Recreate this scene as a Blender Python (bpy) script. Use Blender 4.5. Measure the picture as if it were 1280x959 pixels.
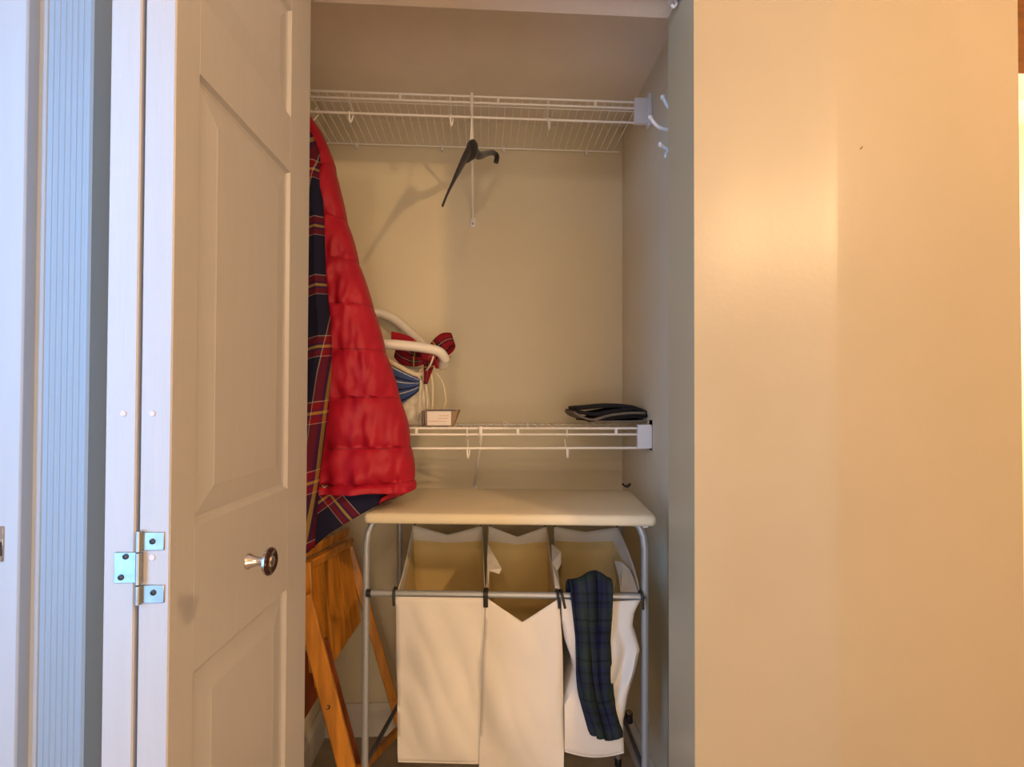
import bpy, math, random
from mathutils import Vector, Matrix, noise
random.seed(7)
for o in list(bpy.data.objects): bpy.data.objects.remove(o)
SC = bpy.context.scene
COL = SC.collection
R = math.radians
# ------------------------------------------------------------------ camera
EYE = Vector((0, 0, 1.18)); F = 640.0
YAW = math.atan(36 / 640); PITCH = R(0.8); ROLL = R(-0.19); SHY = 12.5 / 1280
fw = Vector((math.sin(YAW) * math.cos(PITCH), math.cos(YAW) * math.cos(PITCH), math.sin(PITCH)))
rt = fw.cross(Vector((0, 0, 1))).normalized(); up = rt.cross(fw)
rt, up = rt * math.cos(ROLL) - up * math.sin(ROLL), up * math.cos(ROLL) + rt * math.sin(ROLL)
cam_d = bpy.data.cameras.new('camera'); cam = bpy.data.objects.new('camera', cam_d); COL.objects.link(cam)
cam.matrix_world = Matrix(((rt.x, up.x, -fw.x, EYE.x), (rt.y, up.y, -fw.y, EYE.y), (rt.z, up.z, -fw.z, EYE.z), (0, 0, 0, 1)))
cam_d.lens = 18; cam_d.sensor_width = 36; cam_d.shift_y = SHY; cam_d.clip_start = 0.02
SC.camera = cam
def P(px, py, Y):
    """world point at depth plane y=Y"""
    d = fw + rt * ((px - 640) / F) + up * (-(py - 479.5 - SHY * 1280) / F)
    return EYE + d * (Y / d.y)
def PX(px, Y): return P(px, 500, Y).x
# ------------------------------------------------------------------ world, lights, exposure
SC.view_settings.view_transform = 'Standard'; SC.view_settings.look = 'None'
SC.view_settings.exposure = 0.12; SC.view_settings.gamma = 1.0
w = bpy.data.worlds.new('world'); SC.world = w; w.use_nodes = True
w.node_tree.nodes['Background'].inputs[0].default_value = (0.75, 0.8, 0.9, 1)
w.node_tree.nodes['Background'].inputs[1].default_value = 0.3
def light(name, kind, loc, power, col, size=0.1, size_y=None, look=None, spread=None):
    d = bpy.data.lights.new(name, kind); d.energy = power; d.color = col
    if kind == 'AREA':
        d.size = size
        if size_y: d.shape = 'RECTANGLE'; d.size_y = size_y
        if spread: d.spread = R(spread)
    else: d.shadow_soft_size = size
    o = bpy.data.objects.new(name, d); COL.objects.link(o); o.location = loc
    if look: o.rotation_euler = (Vector(look) - Vector(loc)).to_track_quat('-Z', 'Y').to_euler()
    return o
light('room_lamp', 'POINT', (1.33, -0.47, 2.0), 58, (1.0, 0.63, 0.32), 0.045)
light('standing_lamp', 'POINT', (-0.25, -1.35, 2.1), 22, (1.0, 0.74, 0.48), 0.06)
light('rear_fill', 'AREA', (0.3, -2.3, 0.80), 42, (1.0, 0.80, 0.60), 2.2, 1.5, look=(0.1, 1.0, 1.35))  # added fill, no window stands here; lifts the closet ceiling and header
light('window_daylight', 'AREA', (-1.36, -0.05, 1.35), 31, (0.16, 0.50, 1.0), 1.0, 1.9, look=(-0.4, 0.75, 1.25), spread=120)
light('side_room_lamp', 'POINT', (2.15, 1.75, 1.7), 60, (1.0, 0.75, 0.42), 0.12)
# ------------------------------------------------------------------ materials
def mat(name, col, rough=0.6, metal=0.0, var=0.0, vscale=8.0, bump=0.0, bscale=200.0, spec=0.5, sheen=0.0, stretch=(1, 1, 1), col2=None):
    m = bpy.data.materials.new(name); m.use_nodes = True
    nt = m.node_tree; b = nt.nodes['Principled BSDF']
    b.inputs['Roughness'].default_value = rough; b.inputs['Metallic'].default_value = metal
    b.inputs['Specular IOR Level'].default_value = spec
    if sheen: b.inputs['Sheen Weight'].default_value = sheen
    b.inputs['Base Color'].default_value = (*col, 1)
    tc = nt.nodes.new('ShaderNodeTexCoord'); mp = nt.nodes.new('ShaderNodeMapping'); mp.inputs['Scale'].default_value = stretch
    nt.links.new(tc.outputs['Object'], mp.inputs[0])
    if var:
        n = nt.nodes.new('ShaderNodeTexNoise'); n.inputs['Scale'].default_value = vscale; n.inputs['Detail'].default_value = 5
        nt.links.new(mp.outputs[0], n.inputs['Vector'])
        r = nt.nodes.new('ShaderNodeValToRGB')
        c2 = col2 or tuple(c * (1 - var) for c in col)
        r.color_ramp.elements[0].position = 0.35; r.color_ramp.elements[1].position = 0.65
        r.color_ramp.elements[0].color = (*c2, 1); r.color_ramp.elements[1].color = (*col, 1)
        nt.links.new(n.outputs['Fac'], r.inputs[0]); nt.links.new(r.outputs[0], b.inputs['Base Color'])
    if bump:
        n2 = nt.nodes.new('ShaderNodeTexNoise'); n2.inputs['Scale'].default_value = bscale; n2.inputs['Detail'].default_value = 3
        nt.links.new(mp.outputs[0], n2.inputs['Vector'])
        bp = nt.nodes.new('ShaderNodeBump'); bp.inputs['Strength'].default_value = bump; bp.inputs['Distance'].default_value = 0.002
        nt.links.new(n2.outputs['Fac'], bp.inputs['Height']); nt.links.new(bp.outputs[0], b.inputs['Normal'])
    return m
M = {}
M['wall'] = mat('wall_paint', (0.43, 0.335, 0.20), 0.36, var=0.05, vscale=3, bump=0.12, bscale=90, spec=0.5)
M['closet'] = mat('closet_paint', (0.69, 0.62, 0.455), 0.7, var=0.05, vscale=3, bump=0.2, bscale=90)
M['ceiling'] = mat('ceiling_paint', (0.84, 0.76, 0.67), 0.85, var=0.04, bump=0.4, bscale=60)
M['floor'] = mat('floor_tile', (0.46, 0.37, 0.27), 0.5, var=0.35, vscale=7, bump=0.2, bscale=60)
M['base'] = mat('baseboard_paint', (0.62, 0.58, 0.52), 0.4)
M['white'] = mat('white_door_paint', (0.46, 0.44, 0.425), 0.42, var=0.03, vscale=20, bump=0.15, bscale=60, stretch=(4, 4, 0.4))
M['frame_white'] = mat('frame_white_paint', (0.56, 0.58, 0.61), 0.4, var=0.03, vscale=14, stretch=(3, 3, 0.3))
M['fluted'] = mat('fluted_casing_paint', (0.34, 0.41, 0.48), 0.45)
M['zinc'] = mat('zinc_steel', (0.42, 0.44, 0.44), 0.35, metal=0.85, var=0.2, vscale=60)
M['dark_metal'] = mat('dark_screw_metal', (0.06, 0.05, 0.045), 0.35, metal=0.7)
M['nickel'] = mat('brushed_nickel', (0.55, 0.5, 0.45), 0.22, metal=1.0)
M['knob_dark'] = mat('oil_rubbed_bronze', (0.05, 0.018, 0.01), 0.16, metal=0.6)
M['wire'] = mat('white_vinyl_wire', (0.90, 0.87, 0.83), 0.35)
M['plastic'] = mat('white_plastic', (0.80, 0.80, 0.84), 0.4)
M['hook_white'] = mat('hook_white_enamel', (0.82, 0.78, 0.74), 0.3)
M['tube'] = mat('grey_powder_coated_tube', (0.36, 0.38, 0.40), 0.32, metal=0.35)
M['shaded_tube'] = mat('shaded_tube', (0.10, 0.10, 0.12), 0.4, metal=0.3)  # grey tube again, colour darkened for the shade low in the sorter
M['black'] = mat('black_plastic', (0.015, 0.013, 0.014), 0.4)
M['velvet'] = mat('black_velvet', (0.018, 0.014, 0.015), 0.95, sheen=0.3, bump=0.3, bscale=400)
M['cover'] = mat('padded_cotton_cover', (0.74, 0.66, 0.47), 0.85, var=0.05, vscale=6, bump=0.3, bscale=300)
M['cotton'] = mat('natural_cotton', (0.70, 0.665, 0.61), 0.9, var=0.04, vscale=9, bump=0.25, bscale=350)
M['straw'] = mat('straw_inner_cotton', (0.70, 0.54, 0.25), 0.9, var=0.05, vscale=9, bump=0.2, bscale=350)  # yellower cotton tone for the inside faces of the bags
M['red'] = mat('red_nylon', (0.41, 0.006, 0.024), 0.55, var=0.12, vscale=12, bump=0.5, bscale=35, spec=0.35)
M['red_dark'] = mat('dark_red_stitching', (0.20, 0.003, 0.010), 0.6)
M['pine'] = mat('varnished_pine', (0.72, 0.29, 0.03), 0.3, var=0.45, vscale=7, bump=0.15, bscale=30, stretch=(6, 6, 0.6))
M['pine_dark'] = mat('varnished_pine_dark', (0.30, 0.075, 0.02), 0.35, var=0.4, vscale=7, stretch=(6, 6, 0.6))
M['white_tube'] = mat('ivory_plastic_hoop', (0.78, 0.74, 0.66), 0.3)
M['rope'] = mat('cream_cord', (0.72, 0.62, 0.44), 0.9, bump=0.6, bscale=300)
M['canvas'] = mat('cream_canvas', (0.86, 0.80, 0.66), 0.9, var=0.25, vscale=40, bump=0.6, bscale=80)
M['blackcloth'] = mat('black_wool', (0.012, 0.010, 0.012), 0.95, bump=0.4, bscale=300)
M['greycloth'] = mat('grey_brown_jersey', (0.20, 0.165, 0.13), 0.95, var=0.2, vscale=60, bump=0.4, bscale=300)
M['kwood'] = mat('brown_wood', (0.26, 0.10, 0.02), 0.45, var=0.3, stretch=(1, 1, 6))
M['lightwall'] = mat('side_room_paint', (0.85, 0.78, 0.6), 0.7)
M['boxwhite'] = mat('box_label_white', (0.78, 0.72, 0.68), 0.5)
M['boxprint'] = mat('box_label_print', (0.66, 0.42, 0.30), 0.5)
M['boxbrown'] = mat('box_brown_card', (0.30, 0.19, 0.10), 0.6)
M['boxdark'] = mat('box_dark_foil', (0.10, 0.07, 0.08), 0.35)
M['filler'] = mat('patched_screw_filler', (0.62, 0.56, 0.56), 0.6)

def striped(name, stops_u, stops_v, su, sv, rough=0.85, mixf=0.5, rot=0.0):
    """woven pattern: constant ramps across and along the cloth's UV, mixed as warp and weft"""
    m = bpy.data.materials.new(name); m.use_nodes = True; nt = m.node_tree; b = nt.nodes['Principled BSDF']
    b.inputs['Roughness'].default_value = rough; b.inputs['Specular IOR Level'].default_value = 0.2
    uv = nt.nodes.new('ShaderNodeUVMap'); mp = nt.nodes.new('ShaderNodeMapping'); mp.inputs['Scale'].default_value = (su, sv, 1)
    mp.inputs['Rotation'].default_value = (0, 0, rot)
    sp = nt.nodes.new('ShaderNodeSeparateXYZ'); nt.links.new(uv.outputs[0], mp.inputs[0]); nt.links.new(mp.outputs[0], sp.inputs[0])
    outs = []
    for ax, stops in ((0, stops_u), (1, stops_v)):
        fr = nt.nodes.new('ShaderNodeMath'); fr.operation = 'FRACT'; nt.links.new(sp.outputs[ax], fr.inputs[0])
        r = nt.nodes.new('ShaderNodeValToRGB'); r.color_ramp.interpolation = 'CONSTANT'
        e = r.color_ramp.elements
        e[0].position = 0; e[0].color = (*stops[0][1], 1); e.remove(e[1])
        for p, c in stops[1:]:
            k = e.new(p); k.color = (*c, 1)
        nt.links.new(fr.outputs[0], r.inputs[0]); outs.append(r)
    mx = nt.nodes.new('ShaderNodeMix'); mx.data_type = 'RGBA'; mx.inputs[0].default_value = mixf
    nt.links.new(outs[0].outputs[0], mx.inputs[6]); nt.links.new(outs[1].outputs[0], mx.inputs[7])
    nt.links.new(mx.outputs[2], b.inputs['Base Color'])
    return m
NV = (0.012, 0.012, 0.035); RD = (0.20, 0.006, 0.015); YL = (0.50, 0.34, 0.07); WH = (0.42, 0.34, 0.30); PU = (0.08, 0.01, 0.07); BK = (0.008, 0.008, 0.012)
tart = [(0, NV), (0.34, WH), (0.352, RD), (0.44, PU), (0.48, YL), (0.52, PU), (0.56, RD), (0.66, WH), (0.672, NV)]
M['tartan'] = striped('red_navy_tartan_flannel', tart, tart, 1, 1)
GN = (0.022, 0.036, 0.034); N2 = (0.016, 0.020, 0.050)
bw = [(0, N2), (0.18, BK), (0.24, N2), (0.34, GN), (0.62, BK), (0.68, GN), (0.80, N2), (0.92, BK)]
M['blackwatch'] = striped('navy_green_tartan', bw, bw, 1, 1, 0.95)
M['bow'] = striped('red_black_plaid_ribbon', [(0, RD), (0.3, BK), (0.45, WH), (0.5, BK), (0.62, RD)], [(0, RD), (0.35, BK), (0.5, YL), (0.55, BK), (0.7, RD)], 1, 1)
BL = (0.05, 0.09, 0.24)
M['bluestripe'] = striped('blue_white_stripe', [(0, BL), (1, BL)], [(0, BL), (0.42, (0.015, 0.02, 0.06)), (0.62, BL), (0.82, (0.6, 0.58, 0.55)), (0.9, BL)], 1, 1, mixf=1.0)
# ------------------------------------------------------------------ mesh helpers
class MB:
    def __init__(s): s.v = []; s.f = []; s.uv = {}; s.mi = {}
    def add(s, vs, fs, mi=0):
        o = len(s.v); s.v += [Vector(v) for v in vs]
        for f in fs:
            s.f.append(tuple(i + o for i in f))
            if mi: s.mi[len(s.f) - 1] = mi
        return o
    def box(s, a, b, bev=0.0, mi=0):
        x0, y0, z0 = (min(a[i], b[i]) for i in range(3)); x1, y1, z1 = (max(a[i], b[i]) for i in range(3))
        if bev <= 0:
            s.add([(x0, y0, z0), (x1, y0, z0), (x1, y1, z0), (x0, y1, z0), (x0, y0, z1), (x1, y0, z1), (x1, y1, z1), (x0, y1, z1)],
                  [(0, 3, 2, 1), (4, 5, 6, 7), (0, 1, 5, 4), (1, 2, 6, 5), (2, 3, 7, 6), (3, 0, 4, 7)], mi); return s
        c = [(x0 + x1) / 2, (y0 + y1) / 2, (z0 + z1) / 2]; h = [(x1 - x0) / 2, (y1 - y0) / 2, (z1 - z0) / 2]
        return s.obox(Vector(c), Vector((1, 0, 0)), Vector((0, 1, 0)), Vector((0, 0, 1)), h, bev, mi)
    def obox(s, c, ax, ay, az, h, bev=0.0, mi=0):
        """oriented box, half sizes h, chamfer bev"""
        b = min(bev, min(h) * 0.9)
        vs = []; idx = {}
        for sx in (-1, 1):
            for sy in (-1, 1):
                for sz in (-1, 1):
                    for k in range(3):
                        hh = [h[0] - b, h[1] - b, h[2] - b]; hh[k] = h[k]
                        idx[(sx, sy, sz, k)] = len(vs)
                        vs.append(c + ax * sx * hh[0] + ay * sy * hh[1] + az * sz * hh[2])
        fs = []
        I = lambda a, k: idx[(*a, k)]
        for k in range(3):
            i, j = [q for q in range(3) if q != k]
            for sg in (-1, 1):
                def cn(a, bb):
                    t = [0, 0, 0]; t[k] = sg; t[i] = a; t[j] = bb; return tuple(t)
                fs.append([I(cn(-1, -1), k), I(cn(1, -1), k), I(cn(1, 1), k), I(cn(-1, 1), k)])
        for k in range(3):
            i, j = [q for q in range(3) if q != k]
            for a in (-1, 1):
                for bb in (-1, 1):
                    t0 = [0, 0, 0]; t0[i] = a; t0[j] = bb; t0[k] = -1; t1 = list(t0); t1[k] = 1
                    fs.append([I(tuple(t0), i), I(tuple(t1), i), I(tuple(t1), j), I(tuple(t0), j)])
        for sx in (-1, 1):
            for sy in (-1, 1):
                for sz in (-1, 1): fs.append([I((sx, sy, sz), 0), I((sx, sy, sz), 1), I((sx, sy, sz), 2)])
        ctr = c
        out = []
        for f in fs:
            fc = sum((vs[q] for q in f), Vector()) / len(f); n = (vs[f[1]] - vs[f[0]]).cross(vs[f[2]] - vs[f[0]])
            out.append(tuple(f) if n.dot(fc - ctr) > 0 else tuple(reversed(f)))
        s.add(vs, out, mi); return s
    def plank(s, p0, p1, width, thick, wdir, bev=0.002):
        p0 = Vector(p0); p1 = Vector(p1); a = (p1 - p0); L = a.length; a.normalize()
        wd = Vector(wdir); wd = (wd - a * wd.dot(a)).normalized(); td = a.cross(wd)
        return s.obox((p0 + p1) / 2, a, wd, td, [L / 2, width / 2, thick / 2], bev)
    def tube(s, pts, r, n=10, closed=False, flat=None, caps=True):
        pts = [Vector(p) for p in pts]; N = len(pts)
        rr = r if isinstance(r, (list, tuple)) else [r] * N
        rings = []; prev = None
        for i, p in enumerate(pts):
            if closed: t = pts[(i + 1) % N] - pts[i - 1]
            else: t = pts[min(i + 1, N - 1)] - pts[max(i - 1, 0)]
            t.normalize()
            if prev is None:
                ref = Vector((0, 0, 1)) if abs(t.z) < 0.9 else Vector((0, 1, 0))
                u = t.cross(ref).normalized()
            else: u = (prev - t * prev.dot(t)).normalized()
            prev = u; v = t.cross(u); ring = []
            for k in range(n):
                a = 2 * math.pi * k / n
                q = u * math.cos(a) + v * math.sin(a)
                if flat: q = q - flat[0] * q.dot(flat[0]) * (1 - flat[1])
                ring.append(p + q * rr[i])
            rings.append(ring)
        return s.loft(rings, closed, caps)
    def loft(s, rings, closed=False, caps=True, mi=0, uvf=None):
        n = len(rings[0]); o = len(s.v)
        for rg in rings: s.v += [Vector(q) for q in rg]
        N = len(rings)
        for i in range(N if closed else N - 1):
            j = (i + 1) % N
            for k in range(n):
                l = (k + 1) % n
                s.f.append((o + i * n + k, o + i * n + l, o + j * n + l, o + j * n + k))
                if mi: s.mi[len(s.f) - 1] = mi
                if uvf:
                    s.uv[len(s.f) - 1] = [uvf(k, i), uvf(k + 1, i), uvf(k + 1, i + 1), uvf(k, i + 1)]
        if caps and not closed:
            s.f.append(tuple(o + k for k in reversed(range(n)))); s.f.append(tuple(o + (N - 1) * n + k for k in range(n)))
        return s
    def grid(s, rows, uvs=None, mi=0):
        nr = len(rows); nc = len(rows[0]); o = len(s.v)
        for r_ in rows: s.v += [Vector(q) for q in r_]
        for i in range(nr - 1):
            for j in range(nc - 1):
                s.f.append((o + i * nc + j, o + i * nc + j + 1, o + (i + 1) * nc + j + 1, o + (i + 1) * nc + j))
                if mi: s.mi[len(s.f) - 1] = mi
                if uvs: s.uv[len(s.f) - 1] = [uvs[i][j], uvs[i][j + 1], uvs[i + 1][j + 1], uvs[i + 1][j]]
        return s
    def lathe(s, c, ax, prof, n=20):
        ax = Vector(ax).normalized(); u = ax.cross(Vector((0, 0, 1)) if abs(ax.z) < 0.9 else Vector((1, 0, 0))).normalized(); v = ax.cross(u)
        return s.loft([[Vector(c) + ax * h + (u * math.cos(2 * math.pi * k / n) + v * math.sin(2 * math.pi * k / n)) * max(r, 1e-4) for k in range(n)] for h, r in prof])
    def build(s, name, mats, parent=None, smooth=True, solid=0, sub=0, angle=40):
        me = bpy.data.meshes.new(name)
        off = parent_loc(parent) if parent else Vector()
        if parent is None and s.v:      # top-level mesh: origin at its base
            mn = Vector([min(v[i] for v in s.v) for i in range(3)]); mx = Vector([max(v[i] for v in s.v) for i in range(3)])
            off = Vector(((mn.x + mx.x) / 2, (mn.y + mx.y) / 2, mn.z))
        me.from_pydata([tuple(v - off) for v in s.v], [], s.f)
        if s.uv:
            ul = me.uv_layers.new(name='UVMap')
            for p in me.polygons:
                q = s.uv.get(p.index)
                if q:
                    for li, c in zip(p.loop_indices, q): ul.data[li].uv = c
        for m_ in (mats if isinstance(mats, (list, tuple)) else [mats]): me.materials.append(m_)
        for k, i in s.mi.items(): me.polygons[k].material_index = i
        if smooth:
            me.polygons.foreach_set('use_smooth', [True] * len(me.polygons))
            me.set_sharp_from_angle(angle=R(angle))
        me.update()
        o = bpy.data.objects.new(name, me); COL.objects.link(o)
        if parent: o.parent = parent
        else: o.location = off
        if solid:
            md = o.modifiers.new('solid', 'SOLIDIFY'); md.thickness = solid; md.offset = -1
            if len(me.materials) > 1: md.material_offset = 1
        if sub:
            md = o.modifiers.new('sub', 'SUBSURF'); md.levels = sub; md.render_levels = sub
        return o
def parent_loc(o):
    l = Vector()
    while o is not None: l += o.location; o = o.parent
    return l
def tag(o, label, cat, group=None, kind=None):
    if label: o['label'] = label
    if cat: o['category'] = cat
    if group: o['group'] = group
    if kind: o['kind'] = kind
    return o
def thing(name, loc, label=None, cat=None, group=None, kind=None):
    o = bpy.data.objects.new(name, None); COL.objects.link(o); o.location = loc; o.empty_display_size = 0.05
    return tag(o, label, cat, group, kind)
def struct(name, mb, m, label, cat, **k):
    return tag(mb.build(name, m, **k), label, cat, kind='structure')
def curve(pts, n=8):
    """Catmull-Rom through points"""
    pts = [Vector(p) for p in pts]; out = []
    for i in range(len(pts) - 1):
        a = pts[max(i - 1, 0)]; b = pts[i]; c = pts[i + 1]; d = pts[min(i + 2, len(pts) - 1)]
        for k in range(n):
            t = k / n
            out.append(0.5 * ((2 * b) + (c - a) * t + (2 * a - 5 * b + 4 * c - d) * t * t + (3 * b - a - 3 * c + d) * t ** 3))
    out.append(pts[-1]); return out
def lerp(a, b, t): return a + (b - a) * t
def interp(tab, x):
    if x <= tab[0][0]: return tab[0][1]
    for (x0, y0), (x1, y1) in zip(tab, tab[1:]):
        if x <= x1: return y0 + (y1 - y0) * (x - x0) / (x1 - x0)
    return tab[-1][1]
def smin(t): t = max(0, min(1, t)); return t * t * (3 - 2 * t)
# ------------------------------------------------------------------ the setting
YF, YK = 0.98, 1.12            # front and rear face of the closet's front wall
YB = 1.85                      # closet back wall
XL, XR = PX(406, YB), PX(778, YB)
JR = PX(868, YF); JL = -0.478
HZ = 2.043                     # underside of the header
CZ = 2.19
XE = PX(1279, YF)              # outside corner at the right
b = MB(); b.box((-1.4, -2.4, -0.05), (4.6, 3.3, 0)); struct('floor', b, M['floor'], 'brown beige tiled floor of closet and room', 'floor')
b = MB(); b.box((-1.4, -2.4, 2.46), (4.6, 3.3, 2.52)); struct('ceiling', b, M['ceiling'], 'painted ceiling of the room outside the closet', 'ceiling')
b = MB(); b.box((XL - 0.1, YK, CZ), (XR + 0.1, YB + 0.1, 2.46)); struct('ceiling', b, M['ceiling'], 'shaded closet ceiling above the upper wire shelf', 'ceiling')
b = MB(); b.box((XL - 0.1, YB, 0), (XR + 0.1, YB + 0.1, 2.46)); struct('wall_back', b, M['closet'], 'beige back wall inside the closet', 'wall')
b = MB(); b.box((XL - 0.1, YK, 0), (XL, YB, 2.46)); struct('wall_left', b, M['closet'], 'closet side wall behind red jacket and folded chair', 'wall')
b = MB(); b.box((XR, YK, 0), (XR + 0.1, YB, 2.46)); struct('wall_right', b, M['closet'], 'greyish closet side wall right of the laundry sorter', 'wall')
b = MB(); b.box((JL, YF, HZ), (JR, YK, 2.46)); struct('wall_header', b, M['ceiling'], 'header wall above the closet opening', 'wall')
b = MB(); b.box((-1.4, YF, 0), (JL, YK, 2.46)); struct('wall_front_left', b, M['wall'], 'wall strip between the fluted casing and folded bifold door', 'wall')
# right front wall: slightly bowed first half, then a flat second half
b = MB(); XM = PX(1040, YF)
prof = [(JR, YF)]
for i in range(1, 13):
    t = i / 12; prof.append((lerp(JR, XM, t), YF - 0.014 * max(0, (t - 0.4) / 0.6) ** 1.6))
prof += [(XM + 0.006, YF - 0.0140), (XM + 0.03, YF - 0.0134), (XM + 0.15, YF - 0.008), (XE - 0.003, YF), (XE, YF + 0.004), (XE, YK), (JR, YK)]
b.loft([[(x, y, 0) for x, y in prof], [(x, y, 2.46) for x, y in prof]])
struct('wall_front_right', b, M['wall'], 'tan satin wall to the right of the closet opening', 'wall', angle=25)
b = MB(); b.box((XE - 0.1, YK, 0), (XE, YB + 0.1, 2.46)); struct('wall_return', b, M['wall'], 'wall return behind the outside corner at right', 'wall')
b = MB(); b.box((-1.4, -2.5, 0), (4.6, -2.4, 2.5)); struct('wall_rear', b, M['wall'], 'room wall behind the camera', 'wall')
b = MB(); b.box((-1.5, -2.5, 0), (-1.4, 1.12, 2.5)); struct('wall_room_left', b, M['wall'], 'room wall left of the camera', 'wall')
b = MB(); b.box((4.6, -2.5, 0), (4.7, 3.4, 2.5)); struct('wall_room_right', b, M['wall'], 'far right room wall', 'wall')
b = MB(); b.box((XE - 0.1, 2.2, 0), (4.6, 2.3, 2.5)); struct('wall_far', b, M['lightwall'], 'brightly lit wall glimpsed past the outside corner', 'wall')
b = MB(); zb = P(1278, 92, 1.35).z; b.box((PX(1276, 1.35) - 0.10, 1.35, zb), (3.4, 1.47, 2.46)); struct('trim_1', b, M['kwood'], 'brown wooden beam glimpsed at the top right edge', 'beam')
# baseboards
def baseboard(name, a, bb, z1, nrm, label):
    m = MB(); a = Vector(a); bb = Vector(bb); n = Vector(nrm)
    pr = [(0, 0), (0.014, 0), (0.014, z1 - 0.02), (0.010, z1 - 0.008), (0.006, z1), (0, z1)]
    m.loft([[p + n * x + Vector((0, 0, z)) for x, z in pr] for p in (a, bb)])
    struct(name, m, M['base'], label, 'baseboard', smooth=False)
baseboard('baseboard_back', (XL + 0.014, YB, 0), (XR - 0.014, YB, 0), 0.112, (0, -1, 0), 'painted baseboard along the closet back wall')
baseboard('baseboard_right', (XR, YK + 0.001, 0), (XR, YB, 0), 0.112, (-1, 0, 0), 'painted baseboard on the closet wall beside the sorter')
baseboard('baseboard_left', (XL, YK + 0.001, 0), (XL, YB, 0), 0.112, (1, 0, 0), 'painted baseboard on the closet wall behind the chair')
baseboard('baseboard_front', (JR, YF, 0), (XE - 0.004, YF, 0), 0.09, (0, -1, 0), 'baseboard under the tan wall right of the closet')
# far-left door casing: plain board, recessed strip, fluted board
Yc = 0.93; YCB = 0.912
tr = thing('trim_2', (PX(60, Yc), Yc, 0), 'white door casing with fluted board at the left edge', 'door casing', kind='structure')
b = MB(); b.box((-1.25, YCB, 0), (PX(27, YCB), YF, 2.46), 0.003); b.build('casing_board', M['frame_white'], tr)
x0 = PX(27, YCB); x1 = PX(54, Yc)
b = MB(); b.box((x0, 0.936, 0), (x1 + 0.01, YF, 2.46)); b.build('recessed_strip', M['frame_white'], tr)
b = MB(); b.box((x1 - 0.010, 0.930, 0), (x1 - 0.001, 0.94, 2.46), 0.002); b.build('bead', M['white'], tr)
xa, xb = x1, PX(109.5, Yc)
pr = [(xa, YF), (xa, Yc), (xa + 0.006, Yc)]
nf = 6; wf = (xb - xa - 0.014) / nf
for i in range(nf):
    s0 = xa + 0.007 + i * wf
    for k in range(7):
        a = math.pi * k / 6
        pr.append((s0 + wf * (0.14 + 0.72 * (1 - math.cos(a)) / 2), Yc + 0.0013 * math.sin(a)))
pr += [(xb - 0.004, Yc), (xb, Yc + 0.003), (xb, YF)]
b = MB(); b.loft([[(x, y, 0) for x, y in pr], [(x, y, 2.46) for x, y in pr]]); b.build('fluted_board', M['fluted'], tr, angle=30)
p0 = P(-8, 658, YCB); p1 = P(5, 702, YCB)
b = MB(); b.box((p0.x - 0.02, YCB - 0.0025, p1.z), (p1.x, YCB + 0.001, p0.z), 0.001); sp = b.build('strike_plate', M['nickel'], tr); sp['label'] = 'metal strike plate'
b = MB(); b.box((p0.x - 0.016, YCB - 0.0035, p1.z + 0.010), (p1.x - 0.002, YCB - 0.002, p0.z - 0.026)); b.build('strike_opening', M['dark_metal'], sp)
# out-of-frame window that lets the daylight in
b = MB(); wy0, wy1, wz0, wz1 = -0.58, 0.48, 0.35, 2.35
for a, c in (((-1.4, wy0, wz0), (-1.36, wy0 + 0.05, wz1)), ((-1.4, wy1 - 0.05, wz0), (-1.36, wy1, wz1)), ((-1.4, wy0, wz0), (-1.36, wy1, wz0 + 0.05)), ((-1.4, wy0, wz1 - 0.05), (-1.36, wy1, wz1)), ((-1.4, wy0, 1.2), (-1.37, wy1, 1.24))): b.box(a, c, 0.003)
struct('window_1', b, M['frame_white'], 'white window frame on the room wall behind the camera', 'window')
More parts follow.
